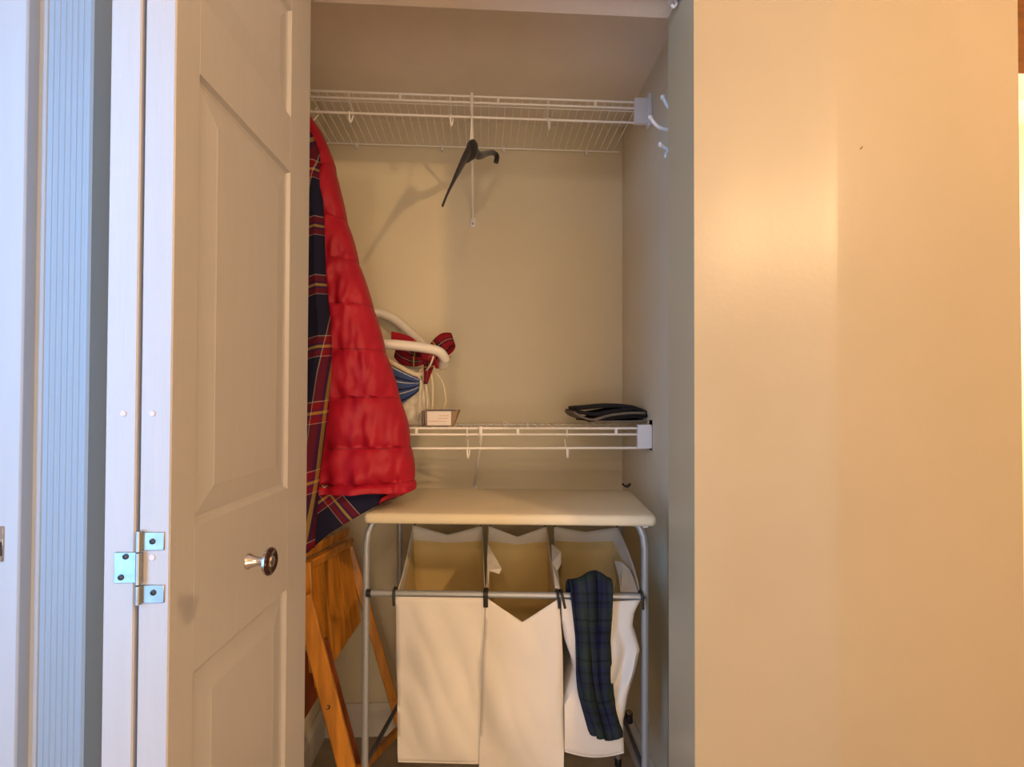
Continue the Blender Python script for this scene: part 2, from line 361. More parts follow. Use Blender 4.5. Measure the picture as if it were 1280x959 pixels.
# ------------------------------------------------------------------ folded bifold door
Yn = 0.63
def leaf_frame(pxr_near, far_px):
    n0 = Vector((PX(pxr_near, Yn), Yn, 0)); L = 0.43
    f0 = Vector((PX(far_px, 1.06), 1.06, 0)); d = (f0 - n0).normalized(); n = Vector((d.y, -d.x, 0))
    return n0, d, n, L
door = thing('door_1', (PX(175, Yn), Yn + 0.2, 0), 'white bifold door folded open against the left jamb', 'door', kind='structure')
n0, dA, nA, L = leaf_frame(214.5, 384.5)
TH = 0.036
panels = [(0.17, 0.832), (1.018, 1.602), (1.705, 1.905)]
S0, S1 = 0.05, 0.335
def make_leaf(org, d, n, both):
    """org = near bottom corner on the right face; n = outward normal of that face"""
    z = Vector((0, 0, 1)); b = MB()
    def bx(s0, s1, t0, t1, z0, z1, bev=0.0015):
        c = org + d * (s0 + s1) / 2 - n * (t0 + t1) / 2 + z * (z0 + z1) / 2
        b.obox(c, d, n, z, [(s1 - s0) / 2, (t1 - t0) / 2, (z1 - z0) / 2], bev)
    zs = [0.012] + [q for p in panels for q in p] + [2.012]
    bx(0, S0, 0, TH, 0.012, 2.012); bx(S1, L, 0, TH, 0.012, 2.012)
    for i in range(0, len(zs), 2): bx(S0 - 0.001, S1 + 0.001, 0, TH, zs[i], zs[i + 1], 0.0004)
    bx(S0 - 0.001, S1 + 0.001, 0.010, TH - 0.010, 0.05, 1.95)
    lf = b.build('door_leaf', M['white'], door, angle=25)
    for z0, z1 in panels:
        m = MB()
        for face in ((0, 1) if both else (0,)):
            def q(s, zz, t):
                tt = t if face == 0 else TH - t
                return org + d * s - n * tt + z * zz
            lp = []
            for ins, t in ((0.0, 0.001), (0.004, 0.0060), (0.009, 0.0075), (0.044, 0.0022), (0.046, 0.0015)):
                lp.append([q(S0 + ins, z0 + ins, t), q(S1 - ins, z0 + ins, t), q(S1 - ins, z1 - ins, t), q(S0 + ins, z1 - ins, t)])
            m.loft(lp, caps=False); o = len(m.v) - 4; m.f.append((o, o + 1, o + 2, o + 3))
        m.build('raised_panel', M['white'], lf, smooth=False)
    return lf
leafA = make_leaf(n0, dA, nA, False)
nB = Vector((PX(170.8, Yn), Yn, 0)); make_leaf(nB, dA, nA, True)
# knob on the visible leaf
kp = P(306.5, 702, 0.8)
for _ in range(6):   # intersect the leaf's face
    s = (Vector((kp.x, kp.y, 0)) - n0).dot(nA); kp = P(309.5, 702, kp.y - s * 1.2)
kb = MB(); kb.lathe(kp, nA, [(0, 0.0005), (0, 0.0085), (0.002, 0.0085), (0.005, 0.0065), (0.012, 0.0045), (0.018, 0.0048), (0.0205, 0.0085), (0.0215, 0.0145), (0.0245, 0.0155)])
kn = kb.build('knob', M['nickel'], leafA); kn['label'] = 'round metal knob with dark bronze face'
kb = MB(); kb.lathe(kp + nA * 0.0240, nA, [(0, 0.0150), (0.0025, 0.0146), (0.004, 0.012), (0.003, 0.0085), (0.0025, 0.007)]); kb.build('knob_face', M['knob_dark'], kn)
kb = MB(); kb.lathe(kp + nA * 0.0262, nA, [(0, 0.007), (0.0016, 0.0055), (0.0022, 0.0002)]); kb.build('knob_centre', M['nickel'], kn)
# hinge across the two leaf edges
hz0, hz1 = P(175, 756, Yn).z, P(175, 663, Yn).z
hg = MB(); ye = Yn - 0.0014
def plate(px0, px1, py0, py1, mb):
    a = P(px0, py1, Yn); c = P(px1, py0, Yn); mb.box((a.x, ye, a.z), (c.x, Yn + 0.0004, c.z), 0.0006)
    return a, c
plate(143, 173, 690, 729, hg); hinge = hg.build('hinge', M['zinc'], door); hinge['label'] = 'zinc hinge joining the two door edges'
for py0, py1 in ((665, 688), (731, 754)):
    m = MB(); plate(176, 206, py0, py1, m); m.build('hinge_plate', M['zinc'], hinge)
m = MB(); kx = PX(175.5, Yn - 0.004)
for py0, py1 in ((663, 689), (690, 730), (731, 755)):
    a = P(175.5, py0, Yn).z; c = P(175.5, py1, Yn).z
    m.tube([(kx, Yn - 0.003, c + 0.0004), (kx, Yn - 0.003, a - 0.0004)], 0.0034, 12)
m.build('hinge_knuckle', M['zinc'], hinge)
for px, py in ((157, 696), (151, 722), (190.5, 677), (191.5, 741)):
    c = P(px, py, ye); m = MB(); m.lathe(c, (0, -1, 0), [(0, 0.0036), (0.0008, 0.0034), (0.0012, 0.002), (0.0004, 0.0015), (0.0004, 0.0002)], 12)
    m.build('screw', M['dark_metal'], hinge)
for px, py in ((154, 517), (190, 517), (190, 697)):
    c = P(px, py, Yn); m = MB(); m.lathe(c + Vector((0, -0.0002, 0)), (0, -1, 0), [(-0.001, 0.0035), (0.0004, 0.0033), (0.0002, 0.0018), (0.0001, 0.0002)], 12)
    m.build('filled_screw_hole', M['filler'], door)
# bifold track with pivot bracket
b = MB(); yt = 1.03
b.box((JL + 0.002, yt - 0.012, HZ - 0.018), (JR - 0.002, yt - 0.009, HZ)); b.box((JL + 0.002, yt + 0.009, HZ - 0.018), (JR - 0.002, yt + 0.012, HZ)); b.box((JL + 0.002, yt - 0.012, HZ - 0.003), (JR - 0.002, yt + 0.012, HZ))
trk = struct('trim_3', b, M['plastic'], 'white bifold track under the closet header', 'door track')
c = P(846, 4, 1.06); b = MB(); b.tube(curve([(JR - 0.001, 1.06, c.z + 0.035), (JR - 0.010, 1.06, c.z + 0.018), (JR - 0.004, 1.06, c.z), (JR - 0.010, 1.06, c.z - 0.008), (JR - 0.014, 1.06, c.z - 0.004)]), 0.0035, 8)
b.box((c.x - 0.016, 1.045, c.z + 0.005), (c.x - 0.004, 1.075, c.z + 0.04), 0.002)
pb = b.build('pivot_bracket', M['hook_white'], trk)
# wall mark
c = P(1076, 186, YF - 0.0125); b = MB(); b.tube([c + Vector((-0.004, 0.004, -0.001)), c + Vector((0.0, -0.001, 0.0)), c + Vector((0.003, -0.001, 0.004))], 0.0008, 6)
tag(b.build('nail', M['dark_metal']), 'tiny dark nail sticking out of the tan wall', 'nail')
# ------------------------------------------------------------------ wire shelves
Ys, Ye = 1.53, 1.835
def wire_shelf(zd, label, braces, clips, ties, supports, br):
    root = thing('wire_shelf', ((XL + XR) / 2, YB, zd), label, 'shelf', 'white wire shelves in the closet')
    xl, xr = XL + 0.004, XR - 0.012
    def rod(name, y, z, r, x0=xl, x1=xr): MB().tube([(x0, y, z), (x1, y, z)], r, 8).build(name, M['wire'], root)
    rod('front_rod', Ys, zd, 0.0034); rod('lip_rod', Ys, zd - 0.0185, 0.0034); rod('hang_rod', Ys + 0.005, zd - 0.060, 0.0036)
    rod('middle_rod', Ys + 0.042, zd - 0.004, 0.0022); rod('back_rod', Ye, zd - 0.003, 0.0026, xl, xr - 0.004)
    first = None; x = xl + 0.012
    while x < xr - 0.01:
        if first is None:
            first = MB().tube([(x, Ye, zd + 0.0005), (x, Ys + 0.03, zd + 0.0005), (x, Ys + 0.002, zd + 0.001)], 0.0016, 6).build('cross_wire', M['wire'], root); x0 = x
        else:
            c = first.copy(); COL.objects.link(c); c.location.x = x - x0
        x += 0.0254
    for px in ties:
        c = P(px, 300, Ys).x; MB().box((c - 0.004, Ys - 0.004, zd - 0.020), (c + 0.004, Ys + 0.003, zd + 0.001), 0.001).build('tie_clip', M['wire'], root)
    for px in supports:
        c = P(px, 300, Ys).x
        m = MB(); m.tube([(c, Ys - 0.003, zd), (c, Ys - 0.003, zd - 0.022), (c + 0.001, Ys + 0.05, zd - 0.034), (c + 0.002, Ys + 0.03, zd - 0.058)], 0.0019, 7)
        m.tube(curve([(c, Ys + 0.002, zd - 0.056), (c + 0.001, Ys - 0.001, zd - 0.078), (c + 0.003, Ys + 0.004, zd - 0.088), (c + 0.006, Ys + 0.012, zd - 0.074), (c + 0.007, Ys + 0.018, zd - 0.060)], 4), 0.0028, 8)
        m.build('rod_hanger', M['wire'], root)
    for px in clips:
        c = P(px, 300, Ye).x; MB().box((c - 0.004, Ye - 0.006, zd - 0.016), (c + 0.004, YB, zd + 0.002), 0.0015).build('wall_clip', M['plastic'], root)
    for (pxt, pxb, pyb) in braces:
        t = Vector((PX(pxt, Ys), Ys, zd + 0.002)); bt = P(pxb, pyb, YB - 0.006)
        m = MB(); m.tube([t + Vector((0, -0.006, 0.004)), t + Vector((0, -0.006, -0.02)), t + Vector((0, 0.01, -0.035)), bt + Vector((0, -0.004, 0.015)), bt], [0.0055, 0.0055, 0.005, 0.0036, 0.0036], 8)
        brc = m.build('diagonal_brace', M['wire'], root)
        MB().box((bt.x - 0.009, YB - 0.004, bt.z - 0.022), (bt.x + 0.009, YB, bt.z + 0.012), 0.002).build('brace_foot', M['plastic'], brc)
        MB().lathe((bt.x, YB - 0.004, bt.z - 0.010), (0, -1, 0), [(0, 0.004), (0.001, 0.003), (0.0014, 0.0002)], 10).build('screw', M['zinc'], brc)
    a, c = P(br[0], br[3], Ys - 0.006), P(br[1], br[2], Ys - 0.006)
    m = MB(); m.box((a.x, Ys - 0.010, a.z), (c.x, Ys + 0.006, c.z), 0.002)
    eb = m.build('end_bracket', M['plastic'], root)
    m = MB(); m.box((c.x - 0.005, Ys - 0.014, a.z - 0.006), (XR, Ys + 0.016, c.z + 0.014), 0.002); m.build('bracket_flange', M['plastic'], eb)
    return root
zT = P(560, 119.5, Ys).z
wire_shelf(zT, 'upper white wire shelf holding the hangers near the ceiling', [(588, 591, 276)], (445, 552, 629, 733), (499, 622, 744), (435, 562, 685), (793, 812, 123, 154))
zL = P(640, 535.5, Ys).z
wire_shelf(zL, 'lower white wire shelf with folded clothes above the sorter', [(601, 593, 612)], (460, 560, 660, 760), (522, 648, 770), (585, 709), (797, 817, 531, 561))
# ------------------------------------------------------------------ coat hooks on the right closet wall
def coat_hook(label, paths, balls, Y, zc):
    root = thing('coat_hook', (XR, Y, zc), label, 'hook')
    MB().box((XR - 0.006, Y - 0.012, zc - 0.035), (XR, Y + 0.012, zc + 0.035), 0.002).build('base_plate', M['hook_white'], root)
    for p in paths: MB().tube(curve(p, 6), 0.0042, 8).build('prong', M['hook_white'], root)
    for c, r in balls: MB().lathe(c, (-0.5, 0, 0.8), [(-r, 0.0003), (-r * .8, r * .6), (0, r), (r * .8, r * .6), (r, 0.0003)], 10).build('ball_tip', M['hook_white'], root)
Yh = 1.24
t1, t2 = P(829, 122, Yh), P(813, 147, Yh)
z1 = P(850, 150, Yh).z
coat_hook('white double coat hook near the upper shelf bracket', [[(XR - 0.004, Yh, z1 + 0.004), (XR - 0.03, Yh, z1 + 0.012), P(835, 133, Yh), t1], [(XR - 0.004, Yh, z1 - 0.02), P(836, 162, Yh), P(822, 158, Yh), t2]], [(t1, 0.0075), (t2, 0.0065)], Yh, z1)
t3 = P(826, 181, Yh); z3 = P(850, 190, Yh).z
coat_hook('small white coat hook below the double one, beside the jamb', [[(XR - 0.004, Yh, z3), P(836, 187, Yh), t3], [(XR - 0.004, Yh, z3 - 0.01), P(836, 190, Yh), P(832, 198, Yh)]], [(t3, 0.0075)], Yh, z3)
# ------------------------------------------------------------------ black velvet hanger
hr = thing('clothes_hanger', P(588, 185, Ys), 'empty black velvet clothes hanger on the upper shelf rod', 'hanger')
ap = P(588, 184, 1.52)
b = MB()
near = curve([ap + Vector((0.004, 0, 0.004)), P(580, 200, 1.50), P(569, 222, 1.47), P(559, 243, 1.45), P(553, 258, 1.44)], 6)
b.tube(near, [lerp(0.016, 0.0045, smin(i / (len(near) - 1) * 1.3)) for i in range(len(near))], 10, flat=(Vector((0.9, -0.4, 0)).normalized(), 0.5))
far = curve([ap + Vector((0.0, 0, -0.004)), P(598, 194, 1.56), P(608, 192, 1.62), P(616, 191, 1.67), P(621, 195, 1.69), P(620, 203, 1.69)], 6)
b.tube(far, [lerp(0.016, 0.0085, smin(i / (len(far) - 1) * 2)) for i in range(len(far))], 10)
b.tube(curve([ap + Vector((-0.003, 0, 0.014)), ap + Vector((0.006, 0, 0.002)), ap + Vector((0.008, 0, -0.022)), P(583, 203, 1.51)], 5), [0.011, 0.014, 0.017, 0.018, 0.018, 0.018, 0.017, 0.016, 0.015, 0.013, 0.012, 0.011, 0.008, 0.006, 0.005, 0.004], 10)
b.build('hanger_arm', M['velvet'], hr)
zr = zT - 0.060
xh = ap.x; b = MB(); hk = [Vector((xh, 1.52, ap.z + 0.01))]
for k in range(10):
    a = math.pi * (1.1 - 1.25 * k / 9) ; hk.append(Vector((xh + 0.004, 1.535 + 0.013 * math.cos(a) * -1 * -1, zr + 0.0065 + 0.012 * math.sin(a) - 0.006)))
b.tube(curve(hk, 3), 0.0020, 8); b.build('hook', M['wire'], hr)
# ------------------------------------------------------------------ laundry sorter
LF = Vector((PX(459.5, 1.34), 1.34, 0)); RF = Vector((PX(806, 1.28), 1.28, 0))
ex = (RF - LF).normalized(); ey = Vector((-ex.y, ex.x, 0)); WS = (RF - LF).length
def S(a, d, z): return LF + ex * a + ey * d + Vector((0, 0, z))
srt = thing('laundry_sorter', S(WS / 2, 0.19, 0), 'grey tube laundry sorter with padded cream ironing top', 'laundry sorter')
zt = P(640, 641, 1.31).z; zu = zt - 0.026; DB = 0.335
def arch(name, d, splay=0.0):
    pts = [S(0, d + splay, 0.012), S(0, d + splay * 0.5, 0.4), S(0.0, d, zu - 0.06), S(0.004, d, zu - 0.03), S(0.012, d + 0.004, zu - 0.008), S(0.035, d + 0.01, zu + 0.010), S(WS - 0.035, d + 0.01, zu + 0.010), S(WS - 0.012, d + 0.004, zu - 0.008), S(WS - 0.004, d, zu - 0.03), S(WS, d, zu - 0.06), S(WS, d + splay * 0.5, 0.4), S(WS, d + splay, 0.012)]
    MB().tube(pts, 0.0088, 12).build(name, M['tube'], srt)
arch('front_frame', 0.0); arch('back_frame', DB + 0.01, 0.03)
for a in (0, WS):
    for d in (0, DB + 0.04): MB().lathe(S(a, d, 0), (0, 0, 1), [(0, 0.0115), (0.02, 0.0115), (0.024, 0.009)], 12).build('rubber_foot', M['black'], srt)
zc = P(640, 742, 1.31).z
b = MB().tube([S(0.006, -0.008, zc), S(WS - 0.006, -0.008, zc)], 0.0082, 12).build('front_bar', M['tube'], srt)
MB().tube([S(0.004, -0.009, zc), S(0.016, -0.009, zc)], 0.0098, 12).build('bar_end', M['black'], srt)
MB().tube([S(WS - 0.004, -0.013, zc), S(WS - 0.002, -0.024, zc)], 0.004, 8).build('bar_bolt', M['zinc'], srt)
zbk = 0.775
MB().tube([S(0.004, DB - 0.004, zu - 0.01), S(WS - 0.004, DB - 0.004, zu - 0.01)], 0.0075, 12).build('back_bar', M['tube'], srt)
for a in (0.004, WS - 0.004): MB().tube([S(a, 0.0, 0.255), S(a, DB + 0.03, 0.205)], 0.0065, 10).build('side_bar', M['shaded_tube'], srt)
MB().tube([S(0.006, DB + 0.02, 0.205), S(WS - 0.006, DB + 0.02, 0.205)], 0.0065, 10).build('lower_back_bar', M['shaded_tube'], srt)
c = P(786, 898, 1.66)
MB().tube([c + Vector((0, 0, -0.012)), c + Vector((0, 0, 0.018))], 0.013, 12).build('joint_cap', M['black'], srt)
MB().tube([c + Vector((0, 0, 0.016)), c + Vector((0, 0, 0.022))], 0.0115, 12).build('joint_ring', M['nickel'], srt)
# padded top: rounded plan
b = MB(); ov = 0.016; plan = []
x0, x1, d0, d1 = -0.003, WS + 0.026, -0.022, 0.362
def corner(cx, cy, r, a0):
    for k in range(7):
        a = a0 + math.pi / 2 * k / 6; plan.append((cx + r * math.cos(a), cy + r * math.sin(a)))
corner(x1 - 0.014, d0 + 0.014, 0.014, -math.pi / 2); corner(x1 - 0.030 - 0.012, d1 - 0.05, 0.05, 0); corner(x0 + 0.06, d1 - 0.05, 0.05, math.pi / 2); corner(x0 + 0.014, d0 + 0.014, 0.014, math.pi)
cx, cy = (x0 + x1) / 2, (d0 + d1) / 2
def ringp(ins, z): return [S(cx + (x - cx) * (1 - ins / 0.36), cy + (y - cy) * (1 - ins / 0.19), z) for x, y in plan]
b.loft([ringp(0.03, zu), ringp(0.003, zu), ringp(0.0, zu + 0.005), ringp(0.0, zt - 0.008), ringp(0.003, zt - 0.002), ringp(0.010, zt), ringp(0.06, zt + 0.0015)])
tp = b.build('padded_top', M['cover'], srt, angle=70); tp['label'] = 'cream padded ironing top'
c = P(807, 656, 1.275); MB().box(c + Vector((-0.008, -0.004, -0.008)), c + Vector((0.007, 0.01, 0.008)), 0.003).build('corner_clip', M['hook_white'], srt)
c = P(783, 607, 1.655); m = MB(); 
m.tube([c + Vector((0.012 * math.cos(a), 0.008 * math.sin(a), 0.001 + 0.004 * math.cos(2 * a))) for a in [k * math.pi / 6 for k in range(12)]], 0.0035, 6, closed=True)
m.build('corner_ring', M['dark_metal'], srt)
# ------------------------------------------------------------------ laundry bags
def bag(label, a0, a1, b0, b1, ab0, ab1, zbot, sagF, sagB, seed, warp=None, rimR=0.0, hooks=()):
    """a0,a1 front span at the bar; ab0,ab1 back span at the back bar; b0,b1 span at the bottom"""
    root = thing('laundry_bag', S((b0 + b1) / 2, 0.14, zbot), label, 'laundry bag', 'cotton bags of the laundry sorter')
    NF, NS, NL = 22, 9, 34
    dF, dBk = -0.0185, DB - 0.012
    ztF, ztB = zc - 0.004, zbk + 0.006
    rings = []
    def sgf(t): return max(0.0, 1 - t / 0.13)
    def wr(x, y, z, s): return noise.noise(Vector((x * s + seed * 7, y * s, z * s)))
    for l in range(NL + 1):
        t = l / NL; ring = []
        lw = 1.0
        def pt(side, u):
            # side 0 front (left->right), 1 right (front->back), 2 back (right->left), 3 left (back->front)
            if side == 0: a = lerp(a0, a1, u); d = dF; zt_ = ztF - sagF * (1 - abs(2 * u - 1)) * (0.25 + 0.75 * sgf(t)); ab = lerp(b0, b1, u); db = -0.014
            elif side == 1: a = lerp(a1, ab1, u); d = lerp(dF, dBk, u); zt_ = lerp(ztF, ztB, u) + (rimR * math.sin(math.pi * u)) - 0.02 * math.sin(math.pi * u); ab = lerp(b1, b1 - 0.01, u); db = lerp(-0.014, 0.27, u)
            elif side == 2: a = lerp(ab1, ab0, u); d = dBk; zt_ = ztB - sagB * (1 - abs(2 * u - 1)) * sgf(t); ab = lerp(b1 - 0.01, b0 + 0.01, u); db = 0.27
            else: a = lerp(ab0, a0, u); d = lerp(dBk, dF, u); zt_ = lerp(ztB, ztF, u) - 0.02 * math.sin(math.pi * u); ab = lerp(b0 + 0.01, b0, u); db = lerp(0.27, -0.014, u)
            e = 1 - (1 - t) ** 1.6
            A = lerp(a, ab, t); D = lerp(d, db, t); Z = lerp(zt_, zbot, t)
            k = math.sin(math.pi * min(1, t * 1.02)) ** 0.7 if t < 1 else 0
            amp = 0.017
            q = wr(A * 2.2, D * 2, Z, 2.2) * amp + wr(A * 5, D * 5, Z * 1.5, 3) * amp * 0.45
            rg = abs(noise.noise(Vector((A * 13 + Z * 5 + seed, D * 9, Z * 4.0))))
            diag = math.sin((A + Z * 0.40) * 44 + seed + 5 * wr(A, 0, Z, 4)) * 0.0038 - rg * 0.016
            if seed == 9 and side == 0: Z -= 0.012 * math.sin(math.pi * u) * smin((t - 0.8) / 0.2)
            if side in (0, 2): D += ((q + diag) * k if side == 0 else -q * k) - (0.012 * math.sin(math.pi * u) * math.sin(math.pi * t) if side == 0 else 0)
            else: A += (q * k) * (1 if side == 1 else -1)
            if warp: A, D = warp(A, D, t, side, u)
            return S(A, D, Z)
        for i in range(NF): ring.append(pt(0, i / NF))
        for i in range(NS): ring.append(pt(1, i / NS))
        for i in range(NF): ring.append(pt(2, i / NF))
        for i in range(NS): ring.append(pt(3, i / NS))
        rings.append(ring)
    b = MB(); n = len(rings[0])
    b.loft(rings, caps=False)
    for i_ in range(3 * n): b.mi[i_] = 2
    # bottom: fan of the last ring
    c = sum(rings[-1], Vector()) / n; o = len(b.v); b.v += [Vector(q) for q in rings[-1]] + [c]
    for k in range(n): b.f.append((o + k, o + (k + 1) % n, o + n))
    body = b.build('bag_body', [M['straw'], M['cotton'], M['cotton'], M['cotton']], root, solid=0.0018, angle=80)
    # bottom seam
    MB().tube([rings[-1][k] + Vector((0, -0.001, 0.002)) for k in range(NF + 1)], 0.0022, 6).build('bottom_seam', M['cotton'], root)
    for a in hooks:
        m = MB(); sl = a[1]
        pts = [S(a[0], 0.006, zc - 0.004), S(a[0], 0.004, zc + 0.009), S(a[0] + sl * .2, -0.008, zc + 0.0125), S(a[0] + sl * .4, -0.0195, zc + 0.006), S(a[0] + sl * .7, -0.022, zc - 0.010), S(a[0] + sl, -0.022, zc - 0.026)]
        m.tube(curve(pts, 4), 0.0036, 8); m.build('bar_hook', M['black'], root)
    # back-corner hooks
    for a in (ab0 + 0.004, ab1 - 0.004):
        m = MB(); m.tube(curve([S(a, DB + 0.006, zu - 0.002), S(a, DB + 0.007, zu - 0.03), S(a, DB - 0.002, zbk + 0.010), S(a, DB - 0.010, zbk - 0.012)], 4), 0.0025, 6); m.build('back_hook', M['black'], root)
    return root
def A_of(px, d=0.0):
    a = 0.35
    for _ in range(12):
        p = S(a, d, 0); q = PX(px, p.y); a += (q - p.x)
    return a
def A_at(px, py, d):   # same, honouring height
    a = 0.35
    for _ in range(12):
        p = S(a, d, 0); q = P(px, py, p.y).x; a += (q - p.x)
    return a
zb1 = P(550, 950, 1.32).z; zb2 = P(650, 963, 1.30).z; zb3 = P(740, 936, 1.29).z
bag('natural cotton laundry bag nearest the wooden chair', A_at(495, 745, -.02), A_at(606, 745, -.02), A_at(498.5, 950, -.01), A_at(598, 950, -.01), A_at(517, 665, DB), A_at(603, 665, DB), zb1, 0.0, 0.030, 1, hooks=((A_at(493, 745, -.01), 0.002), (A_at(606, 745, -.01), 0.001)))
def w2(A, D, t, side, u):
    if side == 0: D -= 0.010 * math.sin(math.pi * t) ; 
    return A, D
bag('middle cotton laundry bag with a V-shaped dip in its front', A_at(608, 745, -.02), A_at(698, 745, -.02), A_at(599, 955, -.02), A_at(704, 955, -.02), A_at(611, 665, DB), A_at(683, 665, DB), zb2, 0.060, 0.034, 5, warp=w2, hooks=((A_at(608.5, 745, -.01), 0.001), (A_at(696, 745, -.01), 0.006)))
pinL = [(0, 0.0), (0.15, 0.003), (0.3, 0.014), (0.42, 0.030), (0.50, 0.034), (0.58, 0.022), (0.68, 0.002), (1, 0)]
pinR = [(0, 0.0), (0.08, -0.012), (0.18, -0.014), (0.32, 0.010), (0.45, 0.004), (0.6, -0.008), (0.8, -0.012), (1, 0)]
def w3(A, D, t, side, u):
    wgt = {0: 1 - u, 1: 0, 2: u, 3: 1}[side]; wr_ = {0: u, 1: 1, 2: 1 - u, 3: 0}[side]
    A += interp(pinL, t) * wgt + interp(pinR, t) * wr_
    if side == 0: D += 0.030 * math.exp(-((u - 0.72 - 0.1 * math.sin(t * 5)) / 0.12) ** 2) * math.sin(math.pi * min(1, t * 1.1)) - 0.012 * math.sin(math.pi * t)
    if side == 1: A += 0.022 * math.sin(math.pi * min(1, (1 - u) * 1.0)) * math.exp(-((t - 0.06) / 0.12) ** 2)
    return A, D
bag('slumped cotton laundry bag under the navy tartan cloth', A_at(702, 747, -.02), A_at(800, 747, -.02), A_at(706, 938, -.01), A_at(779, 930, -.01), A_at(692, 665, DB), A_at(772, 665, DB), zb3, 0.006, 0.016, 9, warp=w3, rimR=-0.004, hooks=((A_at(700, 745, -.01), 0.012), (A_at(801, 745, -.01), 0.003)))
def lip(root_name, q, Y):
    root = bpy.data.objects[root_name]; b = MB(); w_ = [P(x, y, Yy) for x, y, Yy in q]
    b.add(w_, [tuple(range(len(w_)))]); b.build('side_flap', M['cotton'], root, solid=0.003, smooth=False)
lip('laundry_bag.001', [(610, 681, 1.52), (617, 694, 1.48), (627, 712, 1.43), (624, 718, 1.42), (612, 714, 1.42), (610, 738, 1.34), (609, 700, 1.47)], 0)
lip('laundry_bag.002', [(689, 681, 1.52), (701, 691, 1.47), (701, 706, 1.43), (696, 716, 1.41), (700, 738, 1.31), (694, 738, 1.31), (690, 705, 1.43)], 0)
lip('laundry_bag.002', [(768, 702, 1.50), (778, 704, 1.46), (788, 714, 1.42), (795, 730, 1.36), (797, 741, 1.31), (776, 741, 1.33), (774, 722, 1.42)], 0)
# ------------------------------------------------------------------ navy tartan cloth draped over the front bar
b = MB(); rows = []; uvs = []
NC = 24
LE = [(742, 713), (770, 716), (800, 719), (840, 720), (870, 725), (895, 732), (917, 738), (921, 740)]
RE = [(742, 766), (770, 765), (800, 762), (840, 763), (870, 765), (890, 770), (915, 776), (921, 776)]
YT = 1.285 - 0.030
ns = 30
def cloth_pt(u, v):
    py = lerp(742, 921, v); xl_ = interp(LE, py); xr_ = interp(RE, py)
    q = 0.010 * math.sin(u * 11 + 1 + v * 1.5) + 0.006 * math.sin(u * 23 - v * 3) - 0.010 * math.sin(math.pi * u)
    bott = 6 * math.sin(math.pi * u) * v
    return P(lerp(xl_, xr_, u), py + bott - 4 * (1 - u) * v, YT + q + 0.004 * math.sin(v * 9))
# over the bar: back flap, crown, front fall
for k in range(9):
    t = k / 8; a = math.pi * t
    row = []; ru = []
    for j in range(NC + 1):
        u = j / NC; p = cloth_pt(u, 0)
        hump = 0.024 * math.exp(-((u - 0.62) / 0.26) ** 2)
        yc_ = p.y + 0.022
        row.append(Vector((p.x, yc_ + 0.022 * math.cos(a), p.z + 0.006 + (0.014 + hump) * math.sin(a)))); ru.append((u * 1.6, -0.5 + t * 0.4))
    rows.append(row); uvs.append(ru)
back = [[q + Vector((0, 0, -0.10 * (1 - k / 5))) for q in rows[0]] for k in range(5)]
buv = [[(c[0], -0.9 + 0.08 * k) for c in uvs[0]] for k in range(5)]
rows = back + rows; uvs = buv + uvs
for k in range(1, ns + 1):
    v = k / ns; rows.append([cloth_pt(j / NC, v) for j in range(NC + 1)]); uvs.append([(j / NC * 1.6, v * 3.6) for j in range(NC + 1)])
b.grid(rows, uvs)
tag(b.build('tartan_cloth', M['blackwatch'], solid=0.006, angle=80), 'navy and green tartan cloth draped over the sorter front bar', 'cloth')
# ------------------------------------------------------------------ red puffer jacket with tartan lining
jk = thing('puffer_jacket', P(400, 612, 1.42), 'red quilted puffer jacket with tartan lining hanging at left', 'jacket')
RR = [(138, 384), (143, 389), (150, 394), (165, 404), (205, 420), (240, 427), (277, 436), (330, 451), (382, 468), (440, 484), (498, 502), (530, 511), (557, 515), (585, 519), (604, 521), (612, 520)]
quilt = [150, 215, 277, 330, 386, 441, 497, 557, 600]
rows = []; NP = 150; pys = []
py = 140
while py < 612.1:
    pys.append(py); py += 2.5
rings = []
for py in pys:
    xr_ = interp(RR, py); t = (py - 140) / 472
    Yc_ = lerp(1.50, 1.385, t); 
    hw_y = lerp(0.05, 0.085, t)
    q = max((quilt[i] for i in range(len(quilt)) if quilt[i] <= py), default=140); q2 = min((z for z in quilt if z > py), default=616)
    ph = (py - q) / max(1, q2 - q); puff = 0.017 * (abs(math.sin(math.pi * ph)) ** 0.5) * (0.4 + 0.6 * t)
    pr_ = P(xr_, py, Yc_); xlw = XL + 0.022
    cxw = (xlw + pr_.x) / 2; hx = (pr_.x - xlw) / 2
    ring = []
    for k in range(NP):
        a = 2 * math.pi * k / NP; ca, sa = math.cos(a), math.sin(a)
        e = 2.6
        rx = (abs(ca) ** (2 / e)) * (1 if ca > 0 else -1); ry = (abs(sa) ** (2 / e)) * (1 if sa > 0 else -1)
        X = cxw + rx * (hx - 0.007 + puff * 0.35); Y = Yc_ + ry * (hw_y + puff)
        if Y < Yc_:
            X0 = (X - cxw) / max(hx, .01)
            fold = 0.010 * math.sin(X0 * 5.0 + t * 3) * t + 0.007 * noise.noise(Vector((X * 18, py * 0.02, 3))) + 0.010 * math.exp(-((X0 - 0.35) / 0.09) ** 2) * max(0, t - 0.6) * 2
            nq = min(quilt, key=lambda g: abs(g - py)); near = math.exp(-abs(py - nq) / 14)
            crk = 0.016 * noise.noise(Vector((X * 34, py * 0.022, q * 0.7))) * near * (0.5 + t) + 0.006 * noise.noise(Vector((X * 70, py * 0.05, 1 + q))) + 0.010 * noise.noise(Vector((X * 14 + py * 0.02, py * 0.03, 7)))
            Y += fold + crk
        dz = 0.010 * noise.noise(Vector((X * 12, q * 1.0, 0))) * math.sin(math.pi * ph)
        ring.append(Vector((X, Y, pr_.z + dz)))
    rings.append(ring)
